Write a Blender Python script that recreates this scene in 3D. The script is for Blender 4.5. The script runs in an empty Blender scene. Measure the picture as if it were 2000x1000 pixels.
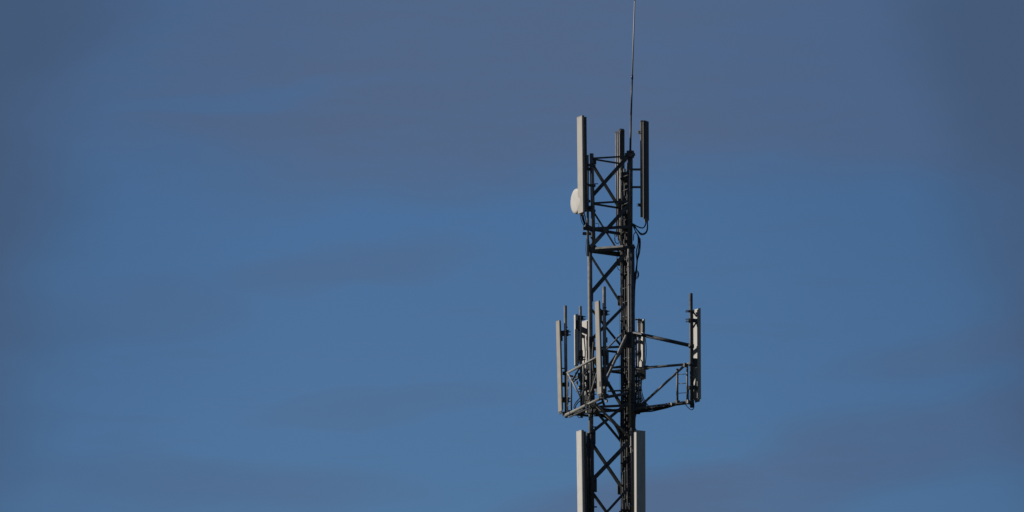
import bpy, bmesh, math, random
from mathutils import Vector, Matrix
random.seed(7)
R = math.radians
sc = bpy.context.scene
COL = sc.collection

# ------------------------------------------------------------------ camera
DIST = 160.0                      # metres from the lens to the tower
PITCH = R(10.0)
FPX = 16200.0                     # focal length in photo pixels (frame 2000 wide)
CAM = Vector((-1.98 * 162.47 / 162.0, -DIST, 1.65))
cd = bpy.data.cameras.new("camera")
cam = bpy.data.objects.new("camera", cd)
COL.objects.link(cam)
cam.location = CAM
cam.rotation_euler = (R(90) + PITCH, 0, 0)
cd.sensor_width = 36.0
cd.lens = 36.0 * FPX / 2000.0
cd.clip_start = 1.0
cd.clip_end = 30000.0
sc.camera = cam
sc.render.resolution_x = 1024
sc.render.resolution_y = 512

# ------------------------------------------------------------------ light
SUN_EL, SUN_AZ = R(25.0), R(-74.0)          # azimuth from +Y, negative = left
world = bpy.data.worlds.new("World")
sc.world = world
world.use_nodes = True
nt = world.node_tree
N, L = nt.nodes, nt.links
for n in list(N):
    N.remove(n)


def node(tree, t, **kw):
    n = tree.nodes.new(t)
    for k, v in kw.items():
        setattr(n, k, v)
    return n


def mth(tree, op, a, b=None, clamp=False):
    n = tree.nodes.new("ShaderNodeMath")
    n.operation = op
    n.use_clamp = clamp
    for i, v in enumerate((a, b)):
        if v is None:
            continue
        if isinstance(v, (int, float)):
            n.inputs[i].default_value = v
        else:
            tree.links.new(v, n.inputs[i])
    return n.outputs[0]


def smooth(tree, v, lo, hi, a=0.0, b=1.0):
    n = tree.nodes.new("ShaderNodeMapRange")
    n.interpolation_type = "SMOOTHSTEP"
    tree.links.new(v, n.inputs[0])
    n.inputs[1].default_value, n.inputs[2].default_value = lo, hi
    n.inputs[3].default_value, n.inputs[4].default_value = a, b
    return n.outputs[0]


def mixc(tree, f, a, b):
    n = tree.nodes.new("ShaderNodeMix")
    n.data_type = "RGBA"
    for i, v in ((0, f), (6, a), (7, b)):
        if isinstance(v, (int, float)):
            n.inputs[i].default_value = v
        elif isinstance(v, tuple):
            n.inputs[i].default_value = (*v, 1.0)
        else:
            tree.links.new(v, n.inputs[i])
    return n.outputs[2]


sky = node(nt, "ShaderNodeTexSky")
sky.sky_type = "NISHITA"
sky.sun_disc = False
sky.sun_elevation = SUN_EL
sky.sun_rotation = SUN_AZ
sky.air_density = 0.9
sky.dust_density = 0.0
sky.ozone_density = 8.0
geo = node(nt, "ShaderNodeTexCoord")
sep = node(nt, "ShaderNodeSeparateXYZ")
L.new(geo.outputs["Generated"], sep.inputs[0])
DEG = 180 / math.pi
az = mth(nt, "MULTIPLY", mth(nt, "ARCTAN2", sep.outputs[0], sep.outputs[1]), DEG)   # degrees right of +Y
el = mth(nt, "MULTIPLY", mth(nt, "ARCSINE", sep.outputs[2]), DEG)
comb = node(nt, "ShaderNodeCombineXYZ")
L.new(az, comb.inputs[0])
L.new(el, comb.inputs[1])


def skynoise(sx, sy, scale, off, detail=5, rough=0.5, rot=0.0):
    m = node(nt, "ShaderNodeMapping")
    m.inputs["Scale"].default_value = (sx, sy, 1)
    m.inputs["Location"].default_value = (off, off * 0.7, off * 1.3)
    m.inputs["Rotation"].default_value = (0, 0, rot)
    L.new(comb.outputs[0], m.inputs[0])
    t = node(nt, "ShaderNodeTexNoise")
    t.inputs["Scale"].default_value = scale
    t.inputs["Detail"].default_value = detail
    t.inputs["Roughness"].default_value = rough
    L.new(m.outputs[0], t.inputs[0])
    return t.outputs[0]


n_big = skynoise(0.32, 1.0, 1.1, 3.1, 4, 0.55)
n_fine = skynoise(0.35, 1.5, 2.6, 9.7, 5, 0.55)
n_warp = skynoise(0.5, 0.8, 1.4, 21.0, 3, 0.5)
wx = mth(nt, "MULTIPLY", mth(nt, "SUBTRACT", n_warp, 0.5), 1.1)
wy = mth(nt, "MULTIPLY", mth(nt, "SUBTRACT", n_big, 0.5), 0.75)
azw = mth(nt, "ADD", az, wx)
elw = mth(nt, "ADD", el, wy)


def cloud(a0, e0, ra, re, tilt, strength):
    """soft elongated cloud centred at azimuth a0, elevation e0 (degrees)"""
    t = R(tilt)
    dx = mth(nt, "SUBTRACT", azw, a0)
    dy = mth(nt, "SUBTRACT", elw, e0)
    u = mth(nt, "ADD", mth(nt, "MULTIPLY", dx, math.cos(t) / ra), mth(nt, "MULTIPLY", dy, math.sin(t) / ra))
    v = mth(nt, "ADD", mth(nt, "MULTIPLY", dx, -math.sin(t) / re), mth(nt, "MULTIPLY", dy, math.cos(t) / re))
    r = mth(nt, "ADD", mth(nt, "MULTIPLY", u, u), mth(nt, "MULTIPLY", v, v))
    return smooth(nt, r, 1.0, 0.0, 0.0, strength)


def cl_px(px, py, rx, ry, tilt, s):
    return cloud((px - 1000) / 282.7, 10.0 + (500 - py) / 282.7, rx / 282.7, ry / 282.7, tilt, s)


soft = None
upper = mth(nt, "MULTIPLY", smooth(nt, elw, 10.30, 10.85), smooth(nt, azw, -3.4, -2.0, 0.5, 1.0))
gap = cl_px(470, 215, 330, 30, 5, 0.42)
soft = mth(nt, "SUBTRACT", upper, gap, True)
for c in (cl_px(820, 300, 560, 130, 6, 0.7), cl_px(330, 60, 420, 210, 0, 0.75),
          cl_px(660, 520, 330, 60, 6, 0.48), cl_px(760, 795, 320, 45, 4, 0.34), cl_px(260, 590, 300, 80, 0, 0.35),
          cl_px(1740, 905, 700, 110, 13, 0.75), cl_px(1900, 690, 330, 60, 12, 0.6), cl_px(1300, 985, 460, 90, 6, 0.8),
          cl_px(400, 955, 560, 70, 0, 0.5)):
    soft = mth(nt, "MAXIMUM", soft, c)
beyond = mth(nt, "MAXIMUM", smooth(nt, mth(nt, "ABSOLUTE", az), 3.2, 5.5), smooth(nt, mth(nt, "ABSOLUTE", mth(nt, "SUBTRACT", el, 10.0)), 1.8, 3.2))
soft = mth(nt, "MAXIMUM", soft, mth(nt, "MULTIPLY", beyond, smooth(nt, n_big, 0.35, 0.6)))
n_wisp = skynoise(0.55, 3.4, 2.2, 5.3, 9, 0.62, R(-7))
n_grain = skynoise(1.0, 2.2, 9.0, 2.9, 6, 0.6)
break_up = mth(nt, "MULTIPLY", smooth(nt, n_wisp, 0.30, 0.62, 0.80, 1.0), smooth(nt, n_grain, 0.3, 0.7, 0.93, 1.0))
soft = mth(nt, "MULTIPLY", soft, break_up, True)
veil = smooth(nt, n_wisp, 0.48, 0.75, 0.0, 0.20)
soft = mth(nt, "MAXIMUM", soft, veil)
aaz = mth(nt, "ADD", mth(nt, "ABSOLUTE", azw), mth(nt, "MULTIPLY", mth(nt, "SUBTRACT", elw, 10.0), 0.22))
vignette = smooth(nt, aaz, 2.75, 3.9)  # lens edge darkening painted into the sky, carried on past both sides
deep = smooth(nt, aaz, 0.9, 3.2)  # wider, weaker edge darkening painted into the blue
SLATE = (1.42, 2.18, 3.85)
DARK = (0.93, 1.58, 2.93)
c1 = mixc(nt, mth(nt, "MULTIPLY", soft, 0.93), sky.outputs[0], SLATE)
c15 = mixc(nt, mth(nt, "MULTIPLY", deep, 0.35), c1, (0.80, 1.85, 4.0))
c2 = mixc(nt, mth(nt, "MULTIPLY", vignette, 0.82), c15, DARK)
bg = node(nt, "ShaderNodeBackground")
bg.inputs[1].default_value = 0.05
out = node(nt, "ShaderNodeOutputWorld")
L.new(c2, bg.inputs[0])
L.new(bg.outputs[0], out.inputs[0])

sd = bpy.data.lights.new("sun", "SUN")
sd.energy = 5.0
sd.angle = R(0.53)
sd.color = (1.0, 0.945, 0.87)
sun = bpy.data.objects.new("sun", sd)
COL.objects.link(sun)
SV = Vector((math.sin(SUN_AZ) * math.cos(SUN_EL), math.cos(SUN_AZ) * math.cos(SUN_EL), math.sin(SUN_EL)))
sun.rotation_euler = SV.to_track_quat("Z", "Y").to_euler()
sun.location = (-30, 10, 60)

vs = sc.view_settings
vs.view_transform = "Standard"
vs.look = "None"
vs.exposure = 0.28
vs.gamma = 1.0
vs.use_curve_mapping = False

# ------------------------------------------------------------------ materials


def material(name, c1, c2, scale=8.0, rough=(0.5, 0.7), metal=0.0, stretch=(1, 1, 1), bump=0.0, detail=4, streak=None, spec=0.3):
    m = bpy.data.materials.new(name)
    m.use_nodes = True
    t = m.node_tree
    b = t.nodes["Principled BSDF"]
    tc = t.nodes.new("ShaderNodeTexCoord")
    mp = t.nodes.new("ShaderNodeMapping")
    mp.inputs["Scale"].default_value = stretch
    t.links.new(tc.outputs["Object"], mp.inputs[0])
    n = t.nodes.new("ShaderNodeTexNoise")
    n.inputs["Scale"].default_value = scale
    n.inputs["Detail"].default_value = detail
    t.links.new(mp.outputs[0], n.inputs[0])
    f = smooth(t, n.outputs[0], 0.3, 0.7)
    col = mixc(t, f, c1, c2)
    if streak:
        mp2 = t.nodes.new("ShaderNodeMapping")
        mp2.inputs["Scale"].default_value = (30, 30, 1.3)
        t.links.new(tc.outputs["Object"], mp2.inputs[0])
        n2 = t.nodes.new("ShaderNodeTexNoise")
        n2.inputs["Scale"].default_value = 1.6
        n2.inputs["Detail"].default_value = 3
        t.links.new(mp2.outputs[0], n2.inputs[0])
        col = mixc(t, smooth(t, n2.outputs[0], 0.48, 0.78, 0.0, 0.6), col, streak)
    t.links.new(col, b.inputs["Base Color"])
    t.links.new(smooth(t, n.outputs[0], 0.3, 0.7, rough[0], rough[1]), b.inputs["Roughness"])
    b.inputs["Metallic"].default_value = metal
    b.inputs["Specular IOR Level"].default_value = spec
    if bump:
        bp = t.nodes.new("ShaderNodeBump")
        bp.inputs["Strength"].default_value = bump
        bp.inputs["Distance"].default_value = 0.002
        t.links.new(n.outputs[0], bp.inputs["Height"])
        t.links.new(bp.outputs[0], b.inputs["Normal"])
    return m


M = {
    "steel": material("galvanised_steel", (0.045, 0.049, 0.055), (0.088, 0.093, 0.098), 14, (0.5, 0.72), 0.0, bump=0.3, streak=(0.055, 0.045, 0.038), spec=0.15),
    "pipe": material("pale_galvanised_pipe", (0.17, 0.16, 0.145), (0.25, 0.235, 0.215), 10, (0.5, 0.7), 0.0, bump=0.2, streak=(0.12, 0.095, 0.075), spec=0.2),
    "radome": material("weathered_grey_radome", (0.185, 0.17, 0.148), (0.22, 0.203, 0.178), 5, (0.5, 0.65), 0.0, streak=(0.17, 0.155, 0.13), spec=0.25),
    "radome_white": material("white_radome", (0.335, 0.32, 0.292), (0.37, 0.354, 0.326), 5, (0.5, 0.65), 0.0, streak=(0.225, 0.208, 0.178), spec=0.25),
    "radome_mid": material("pale_beige_radome", (0.24, 0.225, 0.198), (0.28, 0.262, 0.232), 5, (0.5, 0.65), 0.0, streak=(0.2, 0.185, 0.16), spec=0.25),
    "leg": material("galvanised_tube", (0.115, 0.113, 0.108), (0.19, 0.185, 0.175), 12, (0.5, 0.7), 0.0, bump=0.3, streak=(0.085, 0.066, 0.05), spec=0.2),
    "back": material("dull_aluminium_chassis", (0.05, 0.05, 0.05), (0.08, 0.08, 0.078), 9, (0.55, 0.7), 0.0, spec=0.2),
    "cable": material("black_cable_sheath", (0.014, 0.014, 0.015), (0.03, 0.03, 0.03), 12, (0.5, 0.7), spec=0.25),
    "fibreglass": material("dark_fibreglass", (0.03, 0.03, 0.032), (0.05, 0.05, 0.05), 9, (0.4, 0.6), spec=0.25),
    "ground": material("dry_field_soil_and_grass", (0.030, 0.042, 0.018), (0.065, 0.062, 0.035), 0.15, (0.9, 1.0), spec=0.05, detail=8),
    "concrete": material("concrete", (0.24, 0.23, 0.21), (0.32, 0.31, 0.29), 3, (0.8, 0.9), bump=0.4),
}

# ------------------------------------------------------------------ helpers
FWD = Vector((0, math.cos(PITCH), math.sin(PITCH)))
UP = Vector((0, -math.sin(PITCH), math.cos(PITCH)))


def at(px, py, near=0.0):
    """world point seen at photo pixel (px,py) standing `near` metres in front of the tower axis"""
    d = FWD * FPX + Vector((1, 0, 0)) * (px - 1000) + UP * (500 - py)
    return CAM + d * ((-near - CAM.y) / d.y)


def vdir(phi):
    """horizontal unit vector, phi degrees left of the direction towards the viewer"""
    return Vector((-math.sin(R(phi)), -math.cos(R(phi)), 0))


def frame(p, q, ref=None):
    a = (q - p).normalized()
    ref = ref or Vector((0.13, -1, 0.07))
    v = ref - a * ref.dot(a)
    if v.length < 1e-4:
        v = Vector((1, 0, 0)) - a * a.x
    v.normalize()
    return a, a.cross(v).normalized(), v


def extrude(bm, p, q, prof, ref=None, scale_end=1.0, sm=False):
    a, u, v = frame(p, q, ref)
    r0 = [bm.verts.new(p + u * x + v * y) for x, y in prof]
    r1 = [bm.verts.new(q + (u * x + v * y) * scale_end) for x, y in prof]
    n = len(prof)
    for i in range(n):
        f = bm.faces.new((r0[i], r0[(i + 1) % n], r1[(i + 1) % n], r1[i]))
        f.smooth = sm
    bm.faces.new(list(reversed(r0)))
    bm.faces.new(r1)


def circle(r, n=12):
    return [(r * math.cos(2 * math.pi * i / n), r * math.sin(2 * math.pi * i / n)) for i in range(n)]


def rect(w, h, x=0, y=0):
    return [(x - w / 2, y - h / 2), (x + w / 2, y - h / 2), (x + w / 2, y + h / 2), (x - w / 2, y + h / 2)]


def angle_prof(w, t=0.008):
    h = w / 2
    return [(-h, 0), (h, 0), (h, -t), (-h + t, -t), (-h + t, -w), (-h, -w)]


def channel_prof(w, d, t=0.008):
    h = w / 2
    return [(-h, 0), (h, 0), (h, -d), (h - t, -d), (h - t, -t), (-h + t, -t), (-h + t, -d), (-h, -d)]


def finish(name, bm, m, parent=None):
    me = bpy.data.meshes.new(name)
    bmesh.ops.recalc_face_normals(bm, faces=bm.faces[:])
    if parent is not None:
        bmesh.ops.translate(bm, verts=bm.verts[:], vec=-parent["_o"] if False else -ORIGIN[parent.name])
    bm.to_mesh(me)
    bm.free()
    me.materials.append(M[m])
    o = bpy.data.objects.new(name, me)
    COL.objects.link(o)
    if parent is not None:
        o.parent = parent
        ORIGIN[o.name] = ORIGIN[parent.name]
    return o


ORIGIN = {}


def thing(name, label, cat, loc, group=None):
    o = bpy.data.objects.new(name, None)
    o.empty_display_size = 0.2
    COL.objects.link(o)
    o.location = loc
    ORIGIN[o.name] = Vector(loc)
    o["label"] = label
    o["category"] = cat
    if group:
        o["group"] = group
    return o


def tube(name, par, p, q, r, m="steel", n=12, r2=None):
    bm = bmesh.new()
    extrude(bm, p, q, circle(r, n), None, (r2 / r) if r2 else 1.0, True)
    return finish(name, bm, m, par)


def bar(name, par, p, q, w, ref, m="steel", kind="angle", d=None, off=0.0):
    bm = bmesh.new()
    refn = ref.normalized()
    p, q = p + refn * off, q + refn * off
    prof = angle_prof(w) if kind == "angle" else channel_prof(w, d or w) if kind == "channel" else rect(w, d or w)
    extrude(bm, p, q, prof, ref)
    return finish(name, bm, m, par)


def box(name, par, c, sx, sy, sz, m="steel", phi=0.0):
    bm = bmesh.new()
    n = vdir(phi)
    extrude(bm, c - Vector((0, 0, sz / 2)), c + Vector((0, 0, sz / 2)), rect(sx, sy), n)
    return finish(name, bm, m, par)


def cable_mesh(bm, pts, r, n=6, sub=6):
    """smooth round cable through the points (Catmull-Rom)"""
    P = [pts[0] * 2 - pts[1]] + list(pts) + [pts[-1] * 2 - pts[-2]]
    path = []
    for i in range(1, len(P) - 2):
        for k in range(sub):
            t = k / sub
            a, b, c, d = P[i - 1], P[i], P[i + 1], P[i + 2]
            path.append(0.5 * ((2 * b) + (c - a) * t + (2 * a - 5 * b + 4 * c - d) * t * t + (3 * b - a - 3 * c + d) * t ** 3))
    path.append(pts[-1])
    rings = []
    v = None
    for i, p in enumerate(path):
        a = (path[min(i + 1, len(path) - 1)] - path[max(i - 1, 0)]).normalized()
        if v is None:
            v = a.orthogonal().normalized()
        v = (v - a * v.dot(a)).normalized()
        u = a.cross(v)
        rings.append([bm.verts.new(p + u * x + v * y) for x, y in circle(r, n)])
    for s, t in zip(rings, rings[1:]):
        for i in range(n):
            f = bm.faces.new((s[i], s[(i + 1) % n], t[(i + 1) % n], t[i]))
            f.smooth = True
    bm.faces.new(list(reversed(rings[0])))
    bm.faces.new(rings[-1])


def cable(name, par, pts, r=0.012, m="cable"):
    bm = bmesh.new()
    cable_mesh(bm, pts, r)
    return finish(name, bm, m, par)


def cable_thing(label, pts, r=0.012, group=None, name="feeder_cable", cat="cable", m="cable"):
    bm = bmesh.new()
    o0 = pts[0].copy()
    cable_mesh(bm, [p - o0 for p in pts], r)
    o = finish(name, bm, m)
    o.location = o0
    o["label"], o["category"] = label, cat
    if group:
        o["group"] = group
    return o


# ------------------------------------------------------------------ ground
bm = bmesh.new()
NG = 60
ring_r = [0.0] + [2.0 * (9000 / 2.0) ** (i / 22) for i in range(23)]
prev = [bm.verts.new((0, 0, 0))]
for r in ring_r[1:]:
    cur = [bm.verts.new((r * math.cos(2 * math.pi * k / NG), r * math.sin(2 * math.pi * k / NG),
                         0.0 if r < 260 else min(r * 0.0004, 3) * math.sin(k * 1.7 + r * .01) - 0.5)) for k in range(NG)]
    for k in range(NG):
        if len(prev) == 1:
            bm.faces.new((prev[0], cur[k], cur[(k + 1) % NG]))
        else:
            bm.faces.new((prev[k], cur[k], cur[(k + 1) % NG], prev[(k + 1) % NG]))
    prev = cur
g = finish("ground", bm, "ground")
g["kind"] = "structure"
g["label"] = "dry grassy ground around the mast"

# ------------------------------------------------------------------ lattice tower
tower = thing("lattice_tower", "tall dark triangular steel lattice mast with crossed braces carrying all the antennas", "mast", (0, 0, 0))
NL, NN, NF = 0.09, 0.33, -0.42                 # how far each leg stands in front of the axis
# leg axes in two stages: (px at top, py), (px, py)
up_L = (at(1155.5, 300, NL), at(1159.5, 489, NL))
up_N = (at(1231.0, 300, NN), at(1230.5, 489, NN))
up_F = (at(1213.5, 312, NF), at(1214.5, 502, NF))
lo_L0, lo_N0, lo_F0 = at(1152.0, 486, NL), at(1233.5, 478, NN), at(1217.0, 500, NF)


def lower(p0, px, py, near):
    """extend a leg axis straight down to the ground, the mast widening slightly"""
    p1 = at(px, py, near)
    return p1


lo_L1, lo_N1, lo_F1 = at(1155.5, 1000, NL), at(1236.5, 1000, NN), at(1219.0, 1000, NF)
ctr = Vector((0, 0, 0))


def to_ground(p1):
    k = 2.6
    return Vector((p1.x * k, p1.y * k, 0.12))


gL, gN, gF = to_ground(lo_L1), to_ground(lo_N1), to_ground(lo_F1)
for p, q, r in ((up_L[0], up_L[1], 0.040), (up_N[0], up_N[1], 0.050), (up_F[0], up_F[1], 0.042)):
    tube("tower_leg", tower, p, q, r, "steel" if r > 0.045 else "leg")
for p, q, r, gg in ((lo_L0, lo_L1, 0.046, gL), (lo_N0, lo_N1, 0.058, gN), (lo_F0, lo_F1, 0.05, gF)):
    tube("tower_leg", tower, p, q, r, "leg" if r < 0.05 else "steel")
    tube("lower_leg", tower, q, gg, r, r2=0.09)
    bm = bmesh.new()
    extrude(bm, Vector((gg.x, gg.y, -0.3)), Vector((gg.x, gg.y, 0.12)), rect(0.7, 0.7))
    finish("footing", bm, "concrete", tower)


def leg(which, py):
    """axis point of a leg at the height seen at photo row py (row taken in the plane of the axis)"""
    near = {"L": NL, "N": NN, "F": NF}[which]
    a, b = {"L": up_L, "N": up_N, "F": up_F}[which] if py < 487 else {"L": (lo_L0, lo_L1), "N": (lo_N0, lo_N1), "F": (lo_F0, lo_F1)}[which]
    z = at(1200, py, 0).z
    t = (z - a.z) / (b.z - a.z)
    p = a + (b - a) * t
    return p


PHI_LN, PHI_LF, PHI_NF = 18, 138, -102         # outward normals of the three faces
FACE = {"LN": PHI_LN, "LF": PHI_LF, "NF": PHI_NF}


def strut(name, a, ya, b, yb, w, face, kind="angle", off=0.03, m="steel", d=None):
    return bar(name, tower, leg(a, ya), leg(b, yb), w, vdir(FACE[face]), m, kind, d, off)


# horizontals
for y, w in ((311.5, 0.035), (399, 0.04), (449, 0.062), (682, 0.045), (722, 0.04), (797, 0.05)):
    strut("horizontal_strut", "L", y, "N", y, w, "LN")
    strut("horizontal_strut", "L", y, "F", y, w, "LF")
    strut("horizontal_strut", "N", y, "F", y, w, "NF")
# deck collar where the two stages meet
for a, b, f in (("L", "N", "LN"), ("L", "F", "LF"), ("N", "F", "NF")):
    strut("collar_beam", a, 490, b, 490, 0.085, f, "channel", 0.05, d=0.05)
tray = bar("cable_tray", tower, at(1163, 485, 0.28), at(1217, 481, 0.5), 0.055, Vector((-0.75, -0.55, 0.6)), "pipe", "rect", 0.01)
# crossed braces: rising-right ones on the near face, falling-right ones on the far face
UPB = [(385, 308, 0.075), (487, 405, 0.078), (577, 488, 0.082), (668, 590, 0.06), (770, 660, 0.09), (848, 785, 0.06), (942, 862, 0.082), (1035, 950, 0.05)]
DNB = [(318, 402, 0.078), (410, 495, 0.040), (495, 590, 0.055), (600, 672, 0.05), (690, 790, 0.08), (790, 860, 0.06), (862, 950, 0.085), (958, 1040, 0.07)]
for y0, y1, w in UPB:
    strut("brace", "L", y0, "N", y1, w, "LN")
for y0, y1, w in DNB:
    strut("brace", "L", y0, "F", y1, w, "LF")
k = 0
y = 318
while y < 1010:
    s = 82 if y < 487 else 92
    a, b = ("N", "F") if k % 2 else ("F", "N")
    strut("brace", a, y, b, min(y + s, 486) if y < 487 else y + s, 0.05, "NF")
    y = y + s if not (y < 487 <= y + s) else 492
    k += 1
# gusset plates
for wch, y, h, sx, f in (("L", 857, 0.26, 0.10, "LN"), ("L", 950, 0.26, 0.12, "LN"), ("L", 583, 0.16, 0.07, "LN"),
                         ("F", 580, 0.2, 0.12, "LF"), ("F", 950, 0.2, 0.14, "LF"), ("F", 505, 0.14, 0.14, "LF"),
                         ("L", 318, 0.10, 0.1, "LN"), ("N", 400, 0.10, 0.14, "NF"), ("N", 368, 0.08, 0.14, "NF"), ("N", 335, 0.08, 0.14, "NF")):
    c = leg(wch, y) + vdir(FACE[f]) * 0.02 + (vdir(90 if wch != "L" else -90) * sx * 0.45 if f != "NF" else Vector((0, 0, 0)))
    box("gusset_plate", tower, c, sx, 0.012, h, phi=FACE[f])
# leg flanges
for wch, y in (("L", 489), ("N", 489), ("F", 489), ("N", 660), ("L", 790), ("N", 790), ("N", 845), ("L", 847), ("N", 303), ("N", 312)):
    c = leg(wch, y)
    rr = 0.075 if wch == "N" else 0.062
    tube("leg_flange", tower, c - Vector((0, 0, 0.02)), c + Vector((0, 0, 0.02)), rr, n=16)
# heavier sleeve round the left and far legs under the platform
tube("leg_sleeve", tower, leg("L", 848), lo_L1, 0.054)
tube("leg_sleeve", tower, leg("F", 842), lo_F1, 0.06)
tube("leg_sleeve", tower, leg("F", 500), leg("F", 800), 0.056)
# bracing out of the frame, down to the ground
bm = bmesh.new()
nb = 16
for (a0, a1), (b0, b1), f in (((lo_L1, gL), (lo_N1, gN), "LN"), ((lo_L1, gL), (lo_F1, gF), "LF"), ((lo_N1, gN), (lo_F1, gF), "NF")):
    zs = [(i / nb) for i in range(nb + 1)]
    for i in range(nb):
        A, B = a0.lerp(a1, zs[i]), b0.lerp(b1, zs[i + 1])
        A2, B2 = a0.lerp(a1, zs[i + 1]), b0.lerp(b1, zs[i])
        nrm = vdir(FACE[f])
        extrude(bm, A + nrm * .05, B + nrm * .05, angle_prof(0.07), nrm)
        extrude(bm, A2 - nrm * .04, B2 - nrm * .04, angle_prof(0.07), nrm)
lb = finish("lower_bracing", bm, "steel", tower)
lb["kind"] = "stuff"

# climbing ladder inside the near/far face
lad = thing("climbing_ladder", "narrow steel climbing ladder running up inside the right face of the mast", "ladder", at(1223, 1000, 0.05))
lt, lbm = at(1222, 330, 0.12), at(1224.5, 1015, 0.12)
vN = vdir(-12)
side = Vector((0.42, -0.9, 0)).normalized() * 0.15
for s in (-1, 1):
    bar("rail", lad, lt + side * s, lbm + side * s, 0.03, vN, "steel", "rect", 0.02)
nr = 25
for i in range(nr):
    p = lt.lerp(lbm, (i + 0.5) / nr)
    tube("rung", lad, p - side, p + side, 0.010, n=8)

# feeder cable run
run = thing("cable_run", "thick vertical run of black feeder cables strapped inside the right side of the mast", "cables", at(1222, 1000, 0))
for i, (px, nr_) in enumerate(((1212.8, -0.18), (1215.6, -0.1), (1218.4, -0.2), (1221.6, -0.05), (1224.2, 0.05), (1226.3, -0.12), (1219.6, 0.1), (1224.9, 0.2))):
    y0 = (440, 492, 330, 350, 318, 480, 455, 500)[i]
    pts = []
    yy = y0
    sh = 0 if yy > 480 else 1.0
    while yy < 1030:
        pts.append(at(px + (1.2 if yy < 480 else 0) + 1.2 * yy / 1000 + random.uniform(-0.7, 0.7), yy, nr_ + random.uniform(-.02, .02)))
        yy += random.uniform(45, 70)
    cable("feeder_cable", run, pts, 0.0145 + 0.003 * (i % 3))
for i, y in enumerate(range(350, 1000, 46)):
    box("cable_clamp", run, at(1219.5 + y * 0.002, y + (i * 7) % 5, -0.05), 0.15, 0.24, 0.022, phi=10)
box("junction_box", run, at(1216, 405, -0.1), 0.14, 0.12, 0.34, "back", 10)
box("junction_box", run, at(1222, 345, 0.0), 0.15, 0.12, 0.17, "back", 10)

# pale conduit up the outside of the near leg
cond = thing("conduit_pipe", "slim pale conduit pipe with clamps climbing the right leg behind the tall lower antenna", "pipe", at(1235, 1010, 0.5))
tube("tube", cond, at(1228.0, 486, 0.44), at(1230.4, 835, 0.44), 0.025, "radome")
tube("tube", cond, at(1232.8, 835, 0.45), at(1234.8, 1010, 0.45), 0.02, "radome")
for y in (520, 556, 640, 700, 747, 762, 790, 842, 872, 903, 932, 963, 988):
    c = at(1228.2 + (y - 486) * 0.0070 + (1.8 if y > 835 else 0), y, 0.44 if y < 835 else 0.45)
    tube("clamp", cond, c - Vector((0, 0, 0.012)), c + Vector((0, 0, 0.012)), 0.032, "pipe", 10)

# ------------------------------------------------------------------ antennas


def clamp_on(par, c, phi, reach, h=0.07, rpipe=0.03):
    """bracket from the pipe at c towards phi, with a bolted clamp round the pipe"""
    n = vdir(phi)
    s = Vector((0, 0, 1)).cross(n)
    bm = bmesh.new()
    extrude(bm, c + n * (-rpipe - 0.028), c + n * reach, rect(0.05, h), Vector((0, 0, 1)))
    b = finish("bracket", bm, "steel", par)
    bm = bmesh.new()
    for sgn in (-1, 1):
        for dz in (-h * 0.3, h * 0.3):
            e = c + s * sgn * (rpipe + 0.012) + Vector((0, 0, dz))
            extrude(bm, e - n * (rpipe + 0.07), e + n * (rpipe + 0.03), circle(0.006, 6))
    c2 = c - n * (rpipe + 0.012)
    extrude(bm, c2 - Vector((0, 0, h * 0.5)), c2 + Vector((0, 0, h * 0.5)), rect(0.11, 0.012), n)
    extrude(bm, c - n * -(rpipe + 0.012) - Vector((0, 0, h * 0.5)), c + n * (rpipe + 0.012) + Vector((0, 0, h * 0.5)), rect(0.11, 0.012), n)
    g = finish("clamp_bolts", bm, "steel", b)
    return b


def antenna(label, top, bot, W, D, phi, front="radome", back="back", conn=4, group="panel antennas on the mast", chassis=0.25, rnd=0.35):
    c = (top + bot) / 2
    o = thing("panel_antenna", label, "antenna", bot, group)
    n = vdir(phi)
    a, u, v = frame(bot, top, n)
    # radome: rounded-front profile
    r = min(D * 0.6, W * rnd)
    y0 = -D / 2 + D * chassis
    prof = [(-W / 2, y0), (W / 2, y0), (W / 2, D / 2 - r)]
    for i in range(1, 5):
        t = i / 4 * math.pi / 2
        prof.append((W / 2 - r + r * math.cos(t), D / 2 - r + r * math.sin(t)))
    for i in range(0, 4):
        t = math.pi / 2 + i / 4 * math.pi / 2
        prof.append((-W / 2 + r + r * math.cos(t), D / 2 - r + r * math.sin(t)))
    prof.append((-W / 2, D / 2 - r))
    bm = bmesh.new()
    extrude(bm, bot, top, prof, n)
    finish("radome", bm, front, o)
    bm = bmesh.new()
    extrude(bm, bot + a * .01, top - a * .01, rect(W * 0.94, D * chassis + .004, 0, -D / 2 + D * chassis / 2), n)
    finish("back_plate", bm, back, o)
    for p, q in ((top, top + a * 0.014), (bot - a * 0.014, bot)):
        bm = bmesh.new()
        extrude(bm, p, q, [(x * 1.03, y * 1.03) for x, y in prof], n)
        finish("end_cap", bm, "radome_white" if front == "radome_white" else "radome", o)
    for i in range(conn):
        cc = bot - a * 0.014 + u * ((i + .5) / conn - .5) * W * 0.75
        bm = bmesh.new()
        extrude(bm, cc, cc - a * 0.05, circle(0.013, 8))
        finish("connector", bm, "pipe", o)
    return o, a, n


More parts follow.
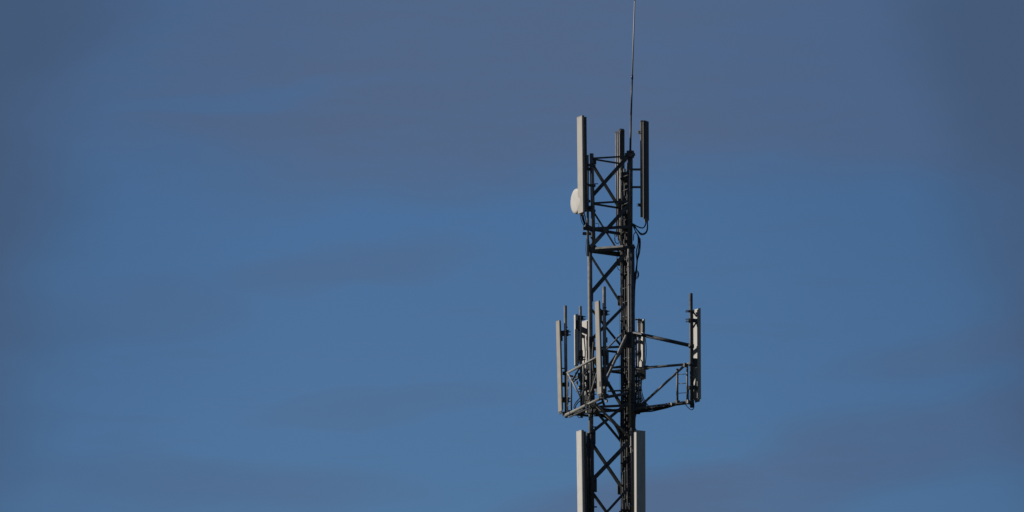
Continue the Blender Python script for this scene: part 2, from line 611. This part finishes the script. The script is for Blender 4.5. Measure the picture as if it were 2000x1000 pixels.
# --- top tier
t1, b1 = at(1135.8, 229, 0.16), at(1137.8, 415, 0.16)
A1, a, n = antenna("tall beige panel antenna high on the left, directly in front of the white round dish", t1, b1, 0.245, 0.10, 64, "radome_mid", chassis=0.55, rnd=0.1)
mp1 = thing("antenna_pole", "slim pale pole on the left leg holding the beige antenna above the dish", "pole", at(1148.5, 500, 0.14), "antenna poles")
tube("pole", mp1, at(1147.6, 303, 0.14), at(1148.5, 500, 0.14), 0.024, "pipe")
for y in (322, 361, 410, 447):
    bar("standoff_arm", mp1, at(1144, y, 0.15), at(1163, y + 2, 0.10), 0.03, Vector((0, 0, 1)), "steel", "rect", 0.05)
    c = at(1148, y, 0.14)
    tube("clamp", mp1, c - Vector((0, 0, .02)), c + Vector((0, 0, .02)), 0.036, "steel")
for y, e in ((255, 0), (400, 0)):
    pass
for y in (330, 405):
    clamp_on(A1, at(1147.8, y, 0.145), 66, 0.055, 0.06, 0.024)
bar("bracket", A1, at(1142, 441, 0.18), at(1158, 449, 0.10), 0.05, Vector((0, 0, 1)), "steel", "rect", 0.09)
bm = bmesh.new()
bar("support_arm", mp1, at(1138.5, 446, 0.2), at(1160, 447, 0.09), 0.02, Vector((0, 0, 1)), "steel", "rect", 0.07)
bar("support_arm", mp1, at(1138.5, 456, -0.05), at(1160, 457, 0.0), 0.055, Vector((0, -1, 0)), "steel", "rect", 0.05)

# dish
DPHI = 66
dn = vdir(DPHI)
dc = at(1124.5, 392.5, -0.02)
dish = thing("microwave_dish", "round white microwave dish at the far left beneath the upper beige antenna", "dish antenna", dc - dn * 0.1)
bm = bmesh.new()
u_, v_ = Vector((0, 0, 1)).cross(dn).normalized(), Vector((0, 0, 1))
NS = 40
prev = None
for rr, dd in ((0.245, -0.085), (0.247, -0.01), (0.243, 0.002), (0.2, 0.006), (0.13, 0.009), (0.06, 0.011)):
    cur = [bm.verts.new(dc + dn * dd + (u_ * math.cos(2 * math.pi * i / NS) + v_ * math.sin(2 * math.pi * i / NS)) * rr) for i in range(NS)]
    if prev:
        for i in range(NS):
            f = bm.faces.new((prev[i], prev[(i + 1) % NS], cur[(i + 1) % NS], cur[i]))
            f.smooth = True
    else:
        bm.faces.new(cur)
    prev = cur
bm.faces.new(prev)
finish("radome_cover", bm, "radome_white", dish)
bm = bmesh.new()
extrude(bm, dc - dn * 0.055, dc - dn * 0.03, circle(0.253, 40), None)
finish("clamp_rim", bm, "back", dish)
bm = bmesh.new()
prev = None
for rr, dd in ((0.243, -0.087), (0.2, -0.13), (0.12, -0.17), (0.06, -0.2)):
    cur = [bm.verts.new(dc + dn * dd + (u_ * math.cos(2 * math.pi * i / NS) + v_ * math.sin(2 * math.pi * i / NS)) * rr) for i in range(NS)]
    if prev:
        for i in range(NS):
            f = bm.faces.new((prev[i], prev[(i + 1) % NS], cur[(i + 1) % NS], cur[i]))
            f.smooth = True
    else:
        bm.faces.new(cur)
    prev = cur
bm.faces.new(prev)
finish("reflector_shell", bm, "back", dish)
tube("mount_arm", dish, dc - dn * 0.18, at(1151, 393, 0.06), 0.03)

t2, b2 = at(1214.6, 256, -0.55), at(1214.9, 470, -0.55)
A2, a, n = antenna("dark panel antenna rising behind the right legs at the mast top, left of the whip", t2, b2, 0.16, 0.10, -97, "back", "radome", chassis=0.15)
bm = bmesh.new()
extrude(bm, at(1213.4, 252, -0.55), at(1213.4, 257, -0.55), rect(0.09, 0.07), vdir(-20))
finish("top_cap", bm, "fibreglass", A2)
mp2 = thing("antenna_pole", "pair of thin sunlit poles immediately left of the dark antenna behind the mast top", "pole", at(1204, 455, -0.6), "antenna poles")
tube("pole", mp2, at(1202.9, 257, -0.60), at(1204.6, 462, -0.60), 0.015, "pipe")
tube("pole", mp2, at(1206.6, 260, -0.50), at(1208.2, 470, -0.50), 0.017, "pipe")
for y in (258, 340, 430):
    bar("cross_clamp", mp2, at(1202, y, -0.58), at(1212, y, -0.5), 0.03, Vector((0, 0, 1)), "steel", "rect", 0.03)

t3, b3 = at(1261.6, 238, 0.62), at(1262.2, 428, 0.62)
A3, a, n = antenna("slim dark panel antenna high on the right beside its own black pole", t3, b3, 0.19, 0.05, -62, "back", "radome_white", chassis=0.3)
mp3 = thing("antenna_pole", "dark upright pole beside the slim antenna at the upper right", "pole", at(1254, 425, 0.55), "antenna poles")
tube("pole", mp3, at(1253.2, 237, 0.50), at(1253.9, 424, 0.50), 0.031, "steel")
tube("pole_cap", mp3, at(1253.2, 235.6, 0.50), at(1253.2, 237.4, 0.50), 0.034, "steel")
for y in (331, 365.5):
    bar("standoff_arm", mp3, at(1236, y, 0.36), at(1253.5, y, 0.5), 0.04, Vector((0, 0, 1)), "steel", "rect", 0.04)
for y in (258, 400):
    clamp_on(A3, at(1253.4, y, 0.50), -38, 0.11, 0.06, 0.03)

# whip
wb = at(1230.8, 304, 0.36)
whip = thing("whip_antenna", "very long thin whip antenna standing upright from the mast top, black below and pale above", "antenna", wb)
bm = bmesh.new()
extrude(bm, at(1230.8, 306, .36), at(1232.6, 225, .36), circle(0.022, 8), None, 0.8, True)
extrude(bm, at(1232.6, 225, .36), at(1234.8, 150, .36), circle(0.0176, 8), None, 0.95, True)
finish("lower_rod", bm, "fibreglass", whip)
bm = bmesh.new()
extrude(bm, at(1234.8, 152, .36), at(1239.8, 2, .36), circle(0.0145, 8), None, 0.8, True)
extrude(bm, at(1239.8, 2, .36), at(1242.0, -70, .36), circle(0.0115, 8), None, 0.4, True)
finish("upper_rod", bm, "radome_white", whip)
c = at(1234.8, 151, .36)
tube("ferrule", whip, c - Vector((0, 0, .04)), c + Vector((0, 0, .04)), 0.02, "fibreglass")
bar("base_plate", whip, at(1221, 302, 0.33), at(1240, 301.5, 0.36), 0.09, Vector((0, 0, 1)), "steel", "rect", 0.05)
for x in (1227, 1235):
    tube("clamp", whip, at(x, 305, .38), at(x, 298, .38), 0.014)

# --- platform tier: outrigger frames
# left frame
LA, LC = -0.40, 1.65
lf = thing("outrigger_frame", "left platform frame of thin crossed rails and ladder rungs below the beige antennas", "frame", at(1150, 800, 0.5), "antenna platform frames")


def tb(x0, y0, n0, x1, y1, n1, r, name="rail", m="steel", par=None):
    return tube(name, par or lf, at(x0, y0, n0), at(x1, y1, n1), r, m, 10)


def nearL(x):
    return LA + (x - 1104.5) / (1180.5 - 1104.5) * (LC - LA)


tb(1107, 729, nearL(1107), 1181, 690, LC, 0.024, m="leg")
tb(1104, 811, LA, 1182, 774, LC, 0.030, m="leg")
tb(1112, 814, LA + .1, 1178, 785, LC - .3, 0.022)
tb(1108.5, 729, nearL(1108.5), 1108.5, 809, nearL(1108.5), 0.014, "post", "pipe")
tb(1116.0, 740, nearL(1116), 1116.0, 806, nearL(1116), 0.016, "post")
for y in (742, 758, 775, 792):
    tb(1108.5, y + 1, nearL(1108.5), 1116, y - 3, nearL(1116), 0.006, "rung", "pipe")
tb(1109, 729, nearL(1109), 1133.5, 775, nearL(1133), 0.017, "brace", "pipe")
tb(1168, 722, nearL(1168), 1146, 792, nearL(1146), 0.013, "brace", "pipe")
tb(1140, 712, nearL(1140), 1140, 796, nearL(1140), 0.018, "post")
tb(1154, 708, nearL(1154), 1154, 788, nearL(1154), 0.022, "post")
tb(1133, 716, nearL(1133) - .5, 1117, 744, nearL(1117), 0.02, "brace")
# arms back to the left leg
tb(1106, 805, LA, 1158, 803, 0.09, 0.040, "arm")
tb(1108, 808, LA, 1150, 812, -0.1, 0.025, "arm")
tb(1150, 742, 0.09, 1109, 733, LA, 0.018, "arm")
tb(1155, 706, 0.09, 1134, 735, -0.3, 0.024, "arm")
tb(1160, 760, 0.09, 1181, 772, LC, 0.026, "arm")
tb(1181, 776, LC, 1229, 768, 0.33, 0.030, "arm")
tb(1188, 764, 1.0, 1228, 762, 0.33, 0.018, "arm")
tb(1222.5, 656, 0.36, 1184, 742, LC, 0.026, "stay", "pipe")
tb(1214, 652, 0.0, 1183, 684, 0.9, 0.016, "stay", "pipe")
tb(1165, 792, 0.6, 1231, 855, 0.33, 0.026, "stay", "pipe")
tube("arm", lf, at(1180, 792, 0.09), at(1160, 728, 1.2), 0.024)
# masts of the left frame
for x0, x1, y0, y1, nr_, r in ((1104.3, 1106.0, 597, 816, LA, 0.031), (1133.6, 1136.2, 598, 816, -0.38, 0.027), (1180.0, 1181.6, 560, 780, LC, 0.034)):
    tube("mast_pipe", lf, at(x0, y0, nr_), at(x1, y1, nr_), r, "leg")
    if y1 > 800:
        for yy in (808,):
            c = at(x1, yy, nr_)
            tube("clamp", lf, c - Vector((0, 0, .04)), c + Vector((0, 0, .04)), r + 0.016)

# right frame
DN = 0.95
rf = thing("outrigger_frame", "right platform frame reaching out to the lone far right pole, braced with a diagonal", "frame", at(1290, 795, 0.6), "antenna platform frames")


def nearR(x):
    return 0.33 + (x - 1236) / (1350 - 1236) * (DN - 0.33)


def tr(x0, y0, x1, y1, r, name="rail", m="leg", dn=0.0):
    return tube(name, rf, at(x0, y0, nearR(x0) + dn), at(x1, y1, nearR(x1) + dn), r, m, 10)


tr(1238, 720, 1342, 711.5, 0.026)
tr(1240, 799, 1352, 785, 0.036)
tr(1254, 790, 1338, 713, 0.024, "brace")
tr(1323, 720, 1323, 787, 0.022, "post")
tr(1342.5, 711, 1342.5, 786, 0.020, "post")
for y in (731, 749, 767.5):
    tr(1323, y + .7, 1342.5, y - .7, 0.007, "rung")
tr(1341, 711, 1351, 709.5, 0.022, "link")
tr(1342, 758, 1351, 757, 0.014, "link")
tube("tie_rod", rf, at(1237, 650, 0.36), at(1351, 675.5, DN), 0.037)
tube("mast_pipe", rf, at(1349.3, 573, DN), at(1351.2, 796, DN), 0.036)
for y in (676, 711, 757, 786):
    c = at(1350.3, y, DN)
    tube("clamp", rf, c - Vector((0, 0, .035)), c + Vector((0, 0, .035)), 0.055)
# thick cable lashing along the lower rail
bm = bmesh.new()
for j in range(3):
    pts = []
    for i, x in enumerate((1240, 1258, 1272, 1286, 1300, 1318, 1336)):
        yy = 799 - (x - 1240) * 0.125
        sag = (8, 7, 6.5, 6, 4, 1, 0)[i] + random.uniform(-1.5, 1.5)
        pts.append(at(x, yy + sag * (0.45 + 0.3 * j), nearR(x) + 0.05 - 0.04 * j))
    cable_mesh(bm, pts, 0.016)
lash = finish("lashed_cable", bm, "cable", rf)
lash["kind"] = "stuff"

# rear frame
bf = thing("outrigger_frame", "rear platform frame mostly hidden behind the mast legs at mid height", "frame", at(1190, 800, -1.1), "antenna platform frames")
for p, q, r in (((1134, 729, -1.0), (1247, 721, -1.0), 0.024), ((1136, 806, -1.0), (1250, 798, -1.0), 0.03),
                ((1134, 729, -1.0), (1214, 715, -0.42), 0.02), ((1160, 727, -1.0), (1160, 804, -1.0), 0.018),
                ((1242, 722, -1.0), (1242, 799, -1.0), 0.018), ((1236, 735, 0.3), (1247, 728, -1.0), 0.03),
                ((1236, 792, 0.3), (1252, 799, -1.0), 0.03)):
    tube("rail", bf, at(*p), at(*q), r, "pipe" if r == 0.024 else "steel", 10)
tube("mast_pipe", bf, at(1246.8, 622, -1.0), at(1247.5, 790, -1.0), 0.021, "pipe")
bar("head_bar", bf, at(1240, 624, -0.9), at(1254, 624.5, -1.0), 0.03, Vector((0, 0, 1)), "steel", "rect", 0.025)
for y in (655, 690, 732):
    c = at(1247, y, -1.0)
    tube("clamp", bf, c - Vector((0, 0, .03)), c + Vector((0, 0, .03)), 0.04)
tube("arm", bf, at(1239, 671, 0.30), at(1248, 666, -1.0), 0.035)

# --- platform antennas
B1, a, n = antenna("tall narrow beige antenna at the extreme left of the platform", at(1090.3, 628, -0.42), at(1094.8, 802, -0.42), 0.21, 0.035, 70, "radome")
for x, y in ((1104.8, 651), (1105.5, 781)):
    clamp_on(B1, at(x, y, LA), 88, 0.10, 0.10, 0.03)
bar("bracket", B1, at(1095, 719.5, -0.42), at(1105, 719.5, LA), 0.02, Vector((0, -1, 0)), "steel", "rect", 0.02)
box("tilt_bracket", B1, at(1097, 656, -0.42), 0.04, 0.05, 0.2, "steel")

B2, a, n = antenna("short white edged antenna between the leftmost pole and the left leg", at(1125.5, 616.5, -0.45), at(1126.3, 712, -0.45), 0.20, 0.07, 78, "radome_white")
for y in (621, 700):
    clamp_on(B2, at(1134.2, y, -0.38), 90, 0.06, 0.08, 0.026)

B3, a, n = antenna("bright white panel antenna partly hidden behind the left mast leg", at(1142.6, 628, -1.0), at(1142.0, 785, -1.0), 0.28, 0.05, -116, "radome_white", "radome_white")
bar("bracket", B3, at(1131, 641, -0.4), at(1146, 648, -0.88), 0.05, Vector((0, 0, 1)), "steel", "rect", 0.10)
bar("bracket", B3, at(1134, 655, -0.4), at(1141, 658, -0.9), 0.04, Vector((0, 0, 1)), "steel", "rect", 0.06)
bar("bracket", B3, at(1133, 740, -0.4), at(1143, 742, -0.9), 0.05, Vector((0, 0, 1)), "steel", "rect", 0.10)
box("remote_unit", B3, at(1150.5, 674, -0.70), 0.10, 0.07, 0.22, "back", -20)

C1, a, n = antenna("long beige antenna leaning across the front of the left mast leg", at(1166.6, 590, LC - .03), at(1171.8, 768, LC - .03), 0.19, 0.035, 64, "radome")
for x, y in ((1180.2, 611), (1181.0, 750)):
    clamp_on(C1, at(x, y, LC), 84, 0.10, 0.10, 0.034)
box("tilt_bracket", C1, at(1173.5, 618, LC), 0.045, 0.05, 0.17, "steel")
bar("tilt_arm", C1, at(1170.5, 601, LC), at(1179, 610, LC), 0.015, Vector((0, -1, 0)), "steel", "rect", 0.02)

D1, a, n = antenna("white backed antenna on the lone pole at the extreme right", at(1361.2, 605, DN - .06), at(1362.0, 779, DN - .06), 0.25, 0.05, -119, "radome_white", "radome_white")
clamp_on(D1, at(1349.7, 626, DN), -100, 0.12, 0.07, 0.034)
clamp_on(D1, at(1349.6, 608, DN), -100, 0.05, 0.03, 0.034)
clamp_on(D1, at(1351, 757, DN), -100, 0.12, 0.06, 0.034)
bar("tilt_arm", D1, at(1353, 608, DN), at(1364, 623, DN - .05), 0.03, Vector((0, -1, 0)), "steel", "rect", 0.02)
bar("tilt_arm", D1, at(1354, 640, DN), at(1364, 622, DN - .05), 0.03, Vector((0, -1, 0)), "steel", "rect", 0.02)
box("tilt_bracket", D1, at(1363, 627, DN - .04), 0.07, 0.06, 0.16, "back", 60)
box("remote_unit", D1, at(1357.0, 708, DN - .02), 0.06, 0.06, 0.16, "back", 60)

E1, a, n = antenna("white backed antenna close behind the right leg, above the inner end of the right frame", at(1254.3, 626, -0.98), at(1254.6, 736, -0.98), 0.18, 0.06, -116, "radome_white", "radome_white")
box("tilt_bracket", E1, at(1256, 638, -0.9), 0.06, 0.05, 0.2, "back", 60)
bar("bracket", E1, at(1246, 690, -1.0), at(1259, 690, -0.95), 0.05, Vector((0, 0, 1)), "steel", "rect", 0.12)
bar("bracket", E1, at(1246, 628, -1.0), at(1258, 628, -0.95), 0.04, Vector((0, 0, 1)), "steel", "rect", 0.05)
box("remote_unit", E1, at(1254.5, 712, -0.85), 0.10, 0.08, 0.12, "radome_white", 60)
box("remote_unit", E1, at(1255.5, 730, -0.85), 0.10, 0.08, 0.20, "back", 20)

# --- lower tier
G1, a, n = antenna("wide off-white antenna at the bottom left of the mast, running out of the picture", at(1134.6, 843, 0.22), at(1137.6, 1040, 0.22), 0.25, 0.10, 64, "radome_white", chassis=0.5, rnd=0.12)
mg = thing("antenna_pole", "dark pole tucked between the bottom left antenna and the left leg", "pole", at(1148.5, 1030, 0.1), "antenna poles")
tube("pole", mg, at(1147.2, 846, 0.12), at(1149, 1030, 0.12), 0.024, "steel")
tube("pole_clamp", mg, at(1147, 860, .12), at(1156, 860, .1), 0.02)
tube("pole_clamp", mg, at(1148, 990, .12), at(1157, 990, .1), 0.03)
for y in (870, 1000):
    clamp_on(G1, at(1147.6, y, 0.12), 64, 0.07, 0.07, 0.024)
G2, a, n = antenna("broad dark faced antenna at the bottom right with a thin sunlit left edge", at(1249.3, 843, 0.72), at(1250.0, 1040, 0.72), 0.215, 0.105, -33, "radome_white", rnd=0.1)
for y in (880, 990):
    bar("bracket", G2, at(1236, y, 0.42), at(1246, y, 0.48), 0.03, Vector((0, 0, 1)), "pipe", "rect", 0.05)

# ------------------------------------------------------------------ loose cables and small hardware
CG = "loose feeder cables on the mast"


def cab(label, pts, r=0.011, group=CG):
    return cable_thing(label, [at(*p) for p in pts], r, group)


cab("black cable hanging in the inner loop under the slim upper right antenna",
    [(1261.5, 428, .52), (1261, 438, .52), (1256, 445, .48), (1246, 443, .4), (1236, 437, .35)], 0.013)
cab("black cable hanging in the outer loop under the slim upper right antenna",
    [(1264, 428, .52), (1264.5, 445, .52), (1261, 454, .5), (1253, 456.5, .45), (1245, 450, .4), (1239, 441, .36), (1234, 436, .34)], 0.013)
cab("second strand of the outer cable loop, ending lower on the leg",
    [(1264.6, 430, .54), (1265, 447, .54), (1261, 456, .52), (1252, 458.5, .47), (1243, 448, .4), (1236, 440, .34)], 0.009)
cab("thin black cable arching from the right leg into the side cable bundle",
    [(1236, 440, .34), (1241, 451, .34), (1246, 459, .36), (1248, 466, .36), (1249, 476, .36)], 0.011)
cab("thin black cable looping beside the right leg above the side bundle",
    [(1237, 470, .34), (1238, 458, .34), (1242, 454, .36), (1246, 461, .36), (1249, 468, .36)], 0.009)
sb = thing("cable_bundle", "leaning bundle of black cables hanging off the right leg below the upper loops", "cables", at(1245, 500, .36))
for j, (x0, x1) in enumerate(((1246, 1241), (1248.5, 1242.5), (1250, 1243))):
    cable("feeder_cable", sb, [at(x0, 460 + 3 * j, .36), at(x0 + .5, 475, .38), at(x0 - 2 + (j - 1) * 1.2, 492, .36), at(x1 + 3 - j * .8, 510, .36), at(x1 + 1 - j * .3, 528, .35), at(x1 - 3, 560, .33), at(x1 - 4, 600, .32)], 0.012)
for j in range(4):
    cable("coiled_slack", sb, [at(1243.5 + (4.5 - j * .8) * math.sin(t * math.pi / 3), 536 + (9 - j * 1.4) * -math.cos(t * math.pi / 3), .4) for t in range(7)], 0.004)
box("splice_box", sb, at(1249, 469, .38), 0.035, 0.03, 0.07, "cable")

ul = [
    ("leftmost thin cable slanting down from the base of the upper left antenna", [(1133.5, 418, .17), (1135, 430, .17), (1140, 440, .15), (1146, 448, .13)], .008),
    ("thick black cable slanting down from the upper left antenna to the left leg", [(1136.5, 418, .17), (1138, 428, .17), (1143, 441, .15), (1148, 452, .13)], .014),
    ("black cable curling in from the upper left antenna beside its pole", [(1139, 418, .17), (1141, 430, .17), (1145, 442, .15), (1151, 455, .13)], .012),
    ("short cable drooping from the upper left antenna against its pole", [(1141.5, 418, .17), (1144, 428, .17), (1146, 440, .16), (1150, 470, .14), (1152, 490, .13)], .010),
    ("thin cable bowing out left of the pole just above the mast collar", [(1147, 460, .14), (1144.5, 475, .14), (1144, 488, .14), (1146, 500, .13)], .005),
    ("black cable curving across the mast corner above the collar", [(1153, 462, .1), (1158, 470, .12), (1163, 480, .14), (1172, 488, .2)], .011),
    ("small wire hook hanging at the left of the upper collar", [(1163, 437, .12), (1168, 436, .12), (1169.5, 441, .12), (1168, 448, .12)], .006),
    ("U shaped cable loop hanging inside the mast left of the right legs", [(1201, 458, -.2), (1201, 470, -.2), (1204, 475, -.2), (1209, 474, -.2), (1211, 466, -.2)], .009),
    ("thin cable loop beside the right legs just below the collar", [(1206, 497, -.3), (1204.5, 508, -.3), (1205, 520, -.3), (1209, 527, -.3), (1213, 528, -.3)], .007),
    ("thick black cable arching from the platform over to the right legs", [(1150, 807, -.1), (1163, 808, -.1), (1178, 811, -.1), (1193, 818, -.15), (1204, 830, -.2), (1211, 845, -.3), (1215, 862, -.3), (1217, 885, -.25)], .027),
    ("second arching cable tucked under the thick one below the platform", [(1160, 812, -.2), (1176, 813, -.2), (1190, 820, -.2), (1201, 831, -.3), (1209, 848, -.35), (1213, 866, -.35), (1215, 890, -.3)], .016),
    ("black cable looped low on the left frame beside the second pole", [(1143, 735, -.3), (1139, 760, -.2), (1134, 775, -.2), (1124, 787, -.2), (1121, 795, -.2), (1125, 803, -.2)], .011),
    ("twin black cable curving inside the left frame", [(1141, 745, -.3), (1137, 778, -.2), (1129, 786, -.2), (1124, 795, -.2), (1128, 806, -.2)], .010),
    ("small cable loop dangling beneath the left frame corner", [(1128, 808, -.3), (1128.5, 813, -.3), (1132, 816, -.3), (1136, 812, -.35)], .007),
    ("cable loop dangling beneath the lone far right pole", [(1338, 789, .88), (1344, 796, .9), (1350, 800.5, .95), (1355, 797, .95), (1355.5, 787, .93)], .008),
    ("short cable link beside the far right pole above the lower rail", [(1345, 760, .92), (1345.5, 775, .92), (1344, 788, .9), (1338, 786, .88)], .007),
    ("thin cable bowed out right of the antenna behind the right leg", [(1260, 660, -.95), (1262, 675, -.95), (1262, 695, -.95), (1260, 715, -.95), (1258, 733, -.95)], .007),
    ("inner black cable dropping from the antenna behind the right leg to the frame", [(1251, 736, -.9), (1250.5, 752, -.7), (1252, 770, -.3), (1257, 785, .2), (1264, 796, .45)], .010),
    ("outer black cable dropping from the antenna behind the right leg to the frame", [(1254, 736, -.9), (1252.5, 755, -.7), (1255, 772, -.3), (1261, 786, .2), (1270, 796, .48)], .010),
    ("straight black cable falling close beside the right leg at platform height", [(1248, 735, -.7), (1246, 760, -.4), (1246, 785, 0), (1243, 800, .2), (1240, 815, .25)], .020),
    ("rough dark cable hugging the right leg through the platform", [(1242, 655, .2), (1242.5, 690, .2), (1243, 730, .2), (1242.5, 770, .2), (1240, 815, .25), (1239, 840, .3)], .018),
    ("black cable behind the front beige antenna running down the left leg", [(1160, 668, .3), (1158, 700, .3), (1160, 740, .3), (1157, 780, .25), (1157, 815, .2)], .022),
    ("black cable crossing the rear of the left frame beside the white antenna", [(1149, 700, -.6), (1147, 730, -.5), (1149, 760, -.4), (1147, 790, -.2), (1150, 808, -.1)], .022),
    ("dangling black cable in front of the white antenna by the left leg", [(1141, 660, -.8), (1143, 690, -.8), (1141, 715, -.7), (1145, 745, -.5), (1143, 790, -.3)], .012),
    ("thin cable dropping from the front beige antenna to the lower rail", [(1172, 771, 1.6), (1171, 777, 1.6), (1168, 783, 1.5), (1160, 786, 1.3)], .008),
    ("thin black wire running straight down inside the mast beside the far leg", [(1210, 580, -.1), (1210.5, 680, -.1), (1211, 780, -.1), (1211.5, 880, -.1), (1212, 1010, -.1)], .003),
]
for lab, pts, r in ul:
    cab(lab, pts, r)

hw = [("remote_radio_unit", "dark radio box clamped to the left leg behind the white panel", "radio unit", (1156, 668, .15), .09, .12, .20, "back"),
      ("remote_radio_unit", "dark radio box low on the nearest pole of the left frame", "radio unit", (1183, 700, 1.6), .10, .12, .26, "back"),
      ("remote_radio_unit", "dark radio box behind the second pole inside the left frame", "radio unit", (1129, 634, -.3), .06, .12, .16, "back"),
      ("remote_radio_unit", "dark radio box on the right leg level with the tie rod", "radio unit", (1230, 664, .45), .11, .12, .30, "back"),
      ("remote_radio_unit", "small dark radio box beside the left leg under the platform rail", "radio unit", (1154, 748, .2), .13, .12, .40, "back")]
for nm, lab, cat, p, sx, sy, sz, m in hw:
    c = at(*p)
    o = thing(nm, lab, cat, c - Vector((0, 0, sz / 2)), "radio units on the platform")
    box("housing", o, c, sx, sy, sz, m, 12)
    bm = bmesh.new()
    for i in range(5):
        cc = c + vdir(12) * (sy / 2 + .008) + vdir(102) * sx * ((i + .5) / 5 - .5)
        extrude(bm, cc - Vector((0, 0, sz * .45)), cc + Vector((0, 0, sz * .45)), rect(.006, .02), vdir(12))
    finish("heatsink", bm, m, o)

# step bolts and U-bolts poking off the left leg
for x, y, nr_ in ((1165, 834, .1), (1166, 972, .1), (1166, 990, .1), (1185, 601, 1.7), (1188, 608, 1.7), (1109, 639, -.38), (1112, 645, -.38), (1345, 608, .97), (1344, 625, .97), (1168, 359, .12)):
    par = tower if nr_ == .1 else (C1 if nr_ == 1.7 else B1 if nr_ == -.38 else D1 if nr_ == .97 else mp1)
    tube("bolt", par, at(x - 7 if nr_ != .97 else x + 6, y, nr_), at(x, y, nr_), 0.010 if nr_ != .1 else 0.014, n=8)

# pale conduits and clamps crowding the inner end of the right frame
tube("pipe", bf, at(1246.6, 738, -0.2), at(1247.0, 796, 0.1), 0.012, "pipe")
tube("pipe", bf, at(1250.6, 742, -0.3), at(1251.2, 792, 0.1), 0.013, "pipe")
for x, y, nr_, w, h in ((1244, 733, .1, .12, .07), (1246, 745, 0, .10, .05), (1248, 762, -.1, .09, .03), (1247, 779, 0, .12, .03), (1250, 792, .3, .22, .09), (1243, 803, .3, .14, .12)):
    box("clamp_plate", bf, at(x, y, nr_), w, .05, h, "steel", 10)
# joint clamps of the left frame
for x, y, nr_, w, h in ((1104.5, 729, LA, .10, .07), (1105, 751, LA, .11, .08), (1106, 808, LA, .14, .08), (1116, 806, -.1, .06, .06), (1135, 733, -.38, .12, .10),
                        (1136, 757, -.38, .11, .08), (1136, 800, -.38, .14, .10), (1146, 792, .8, .06, .06), (1181, 690, LC, .12, .10), (1181, 745, LC, .12, .09), (1181.5, 774, LC, .13, .08),
                        (1134, 690, -.36, .07, .12), (1152, 716, .15, .15, .10), (1151, 735, .15, .17, .12), (1147, 777, .2, .14, .10), (1158, 786, .3, .12, .10), (1165, 700, .4, .10, .07),
                        (1182, 664, 1.6, .07, .10), (1157, 803, .15, .22, .07), (1176, 765, 1.2, .10, .14)):
    box("clamp_plate", lf, at(x, y, nr_), w, .06, h, "steel", 30)
for x, y, nr_ in ((1131, 705, -.3), (1145, 722, .3), (1143, 750, .2), (1131, 765, -.3), (1160, 770, .5)):
    c = at(x, y, nr_)
    tube("u_bolt", lf, c - vdir(80) * .05, c + vdir(80) * .06, 0.009, "pipe", 8)
tb(1120, 745, -.2, 1150, 722, .1, 0.02, "brace")
tb(1136, 770, -.3, 1156, 740, .1, 0.018, "brace")
tb(1136, 733, -.38, 1153, 796, .1, 0.018, "brace")
# clamps on the right frame
for x, y in ((1262, 718), (1338, 713), (1258, 789), (1323, 786), (1342, 785), (1236, 652), (1288, 794), (1306, 791)):
    c = at(x, y, nearR(x))
    box("joint_plate", rf, c, .07, .07, .075, "steel", -35)

# small pale boxes added to stand in for sunlit glints among the frames
for i, (par, x, y, nr_) in enumerate(((bf, 1243, 697, .35), (bf, 1252, 705, -.85), (bf, 1246, 718, .2), (bf, 1249, 748, .2), (bf, 1244, 768, .4), (bf, 1252, 783, .35), (bf, 1258, 796, .45),
                       (lf, 1127, 748, -.2), (lf, 1131, 757, -.2), (lf, 1141, 728, .2), (lf, 1138, 800, -.1), (lf, 1146, 738, .4), (lf, 1150, 764, .5), (lf, 1181, 757, 1.75), (lf, 1185, 783, .4),
                       (lf, 1146, 803, .2), (rf, 1274, 796, .62), (rf, 1282, 793, .66), (rf, 1312, 789, .8), (rf, 1344, 784, 1.0))):
    box("glint_box", par, at(x, y, nr_), .035 + .01 * (i % 3), .03, .03 + .012 * (i % 4), "pipe" if i % 3 else "radome_white", 70)
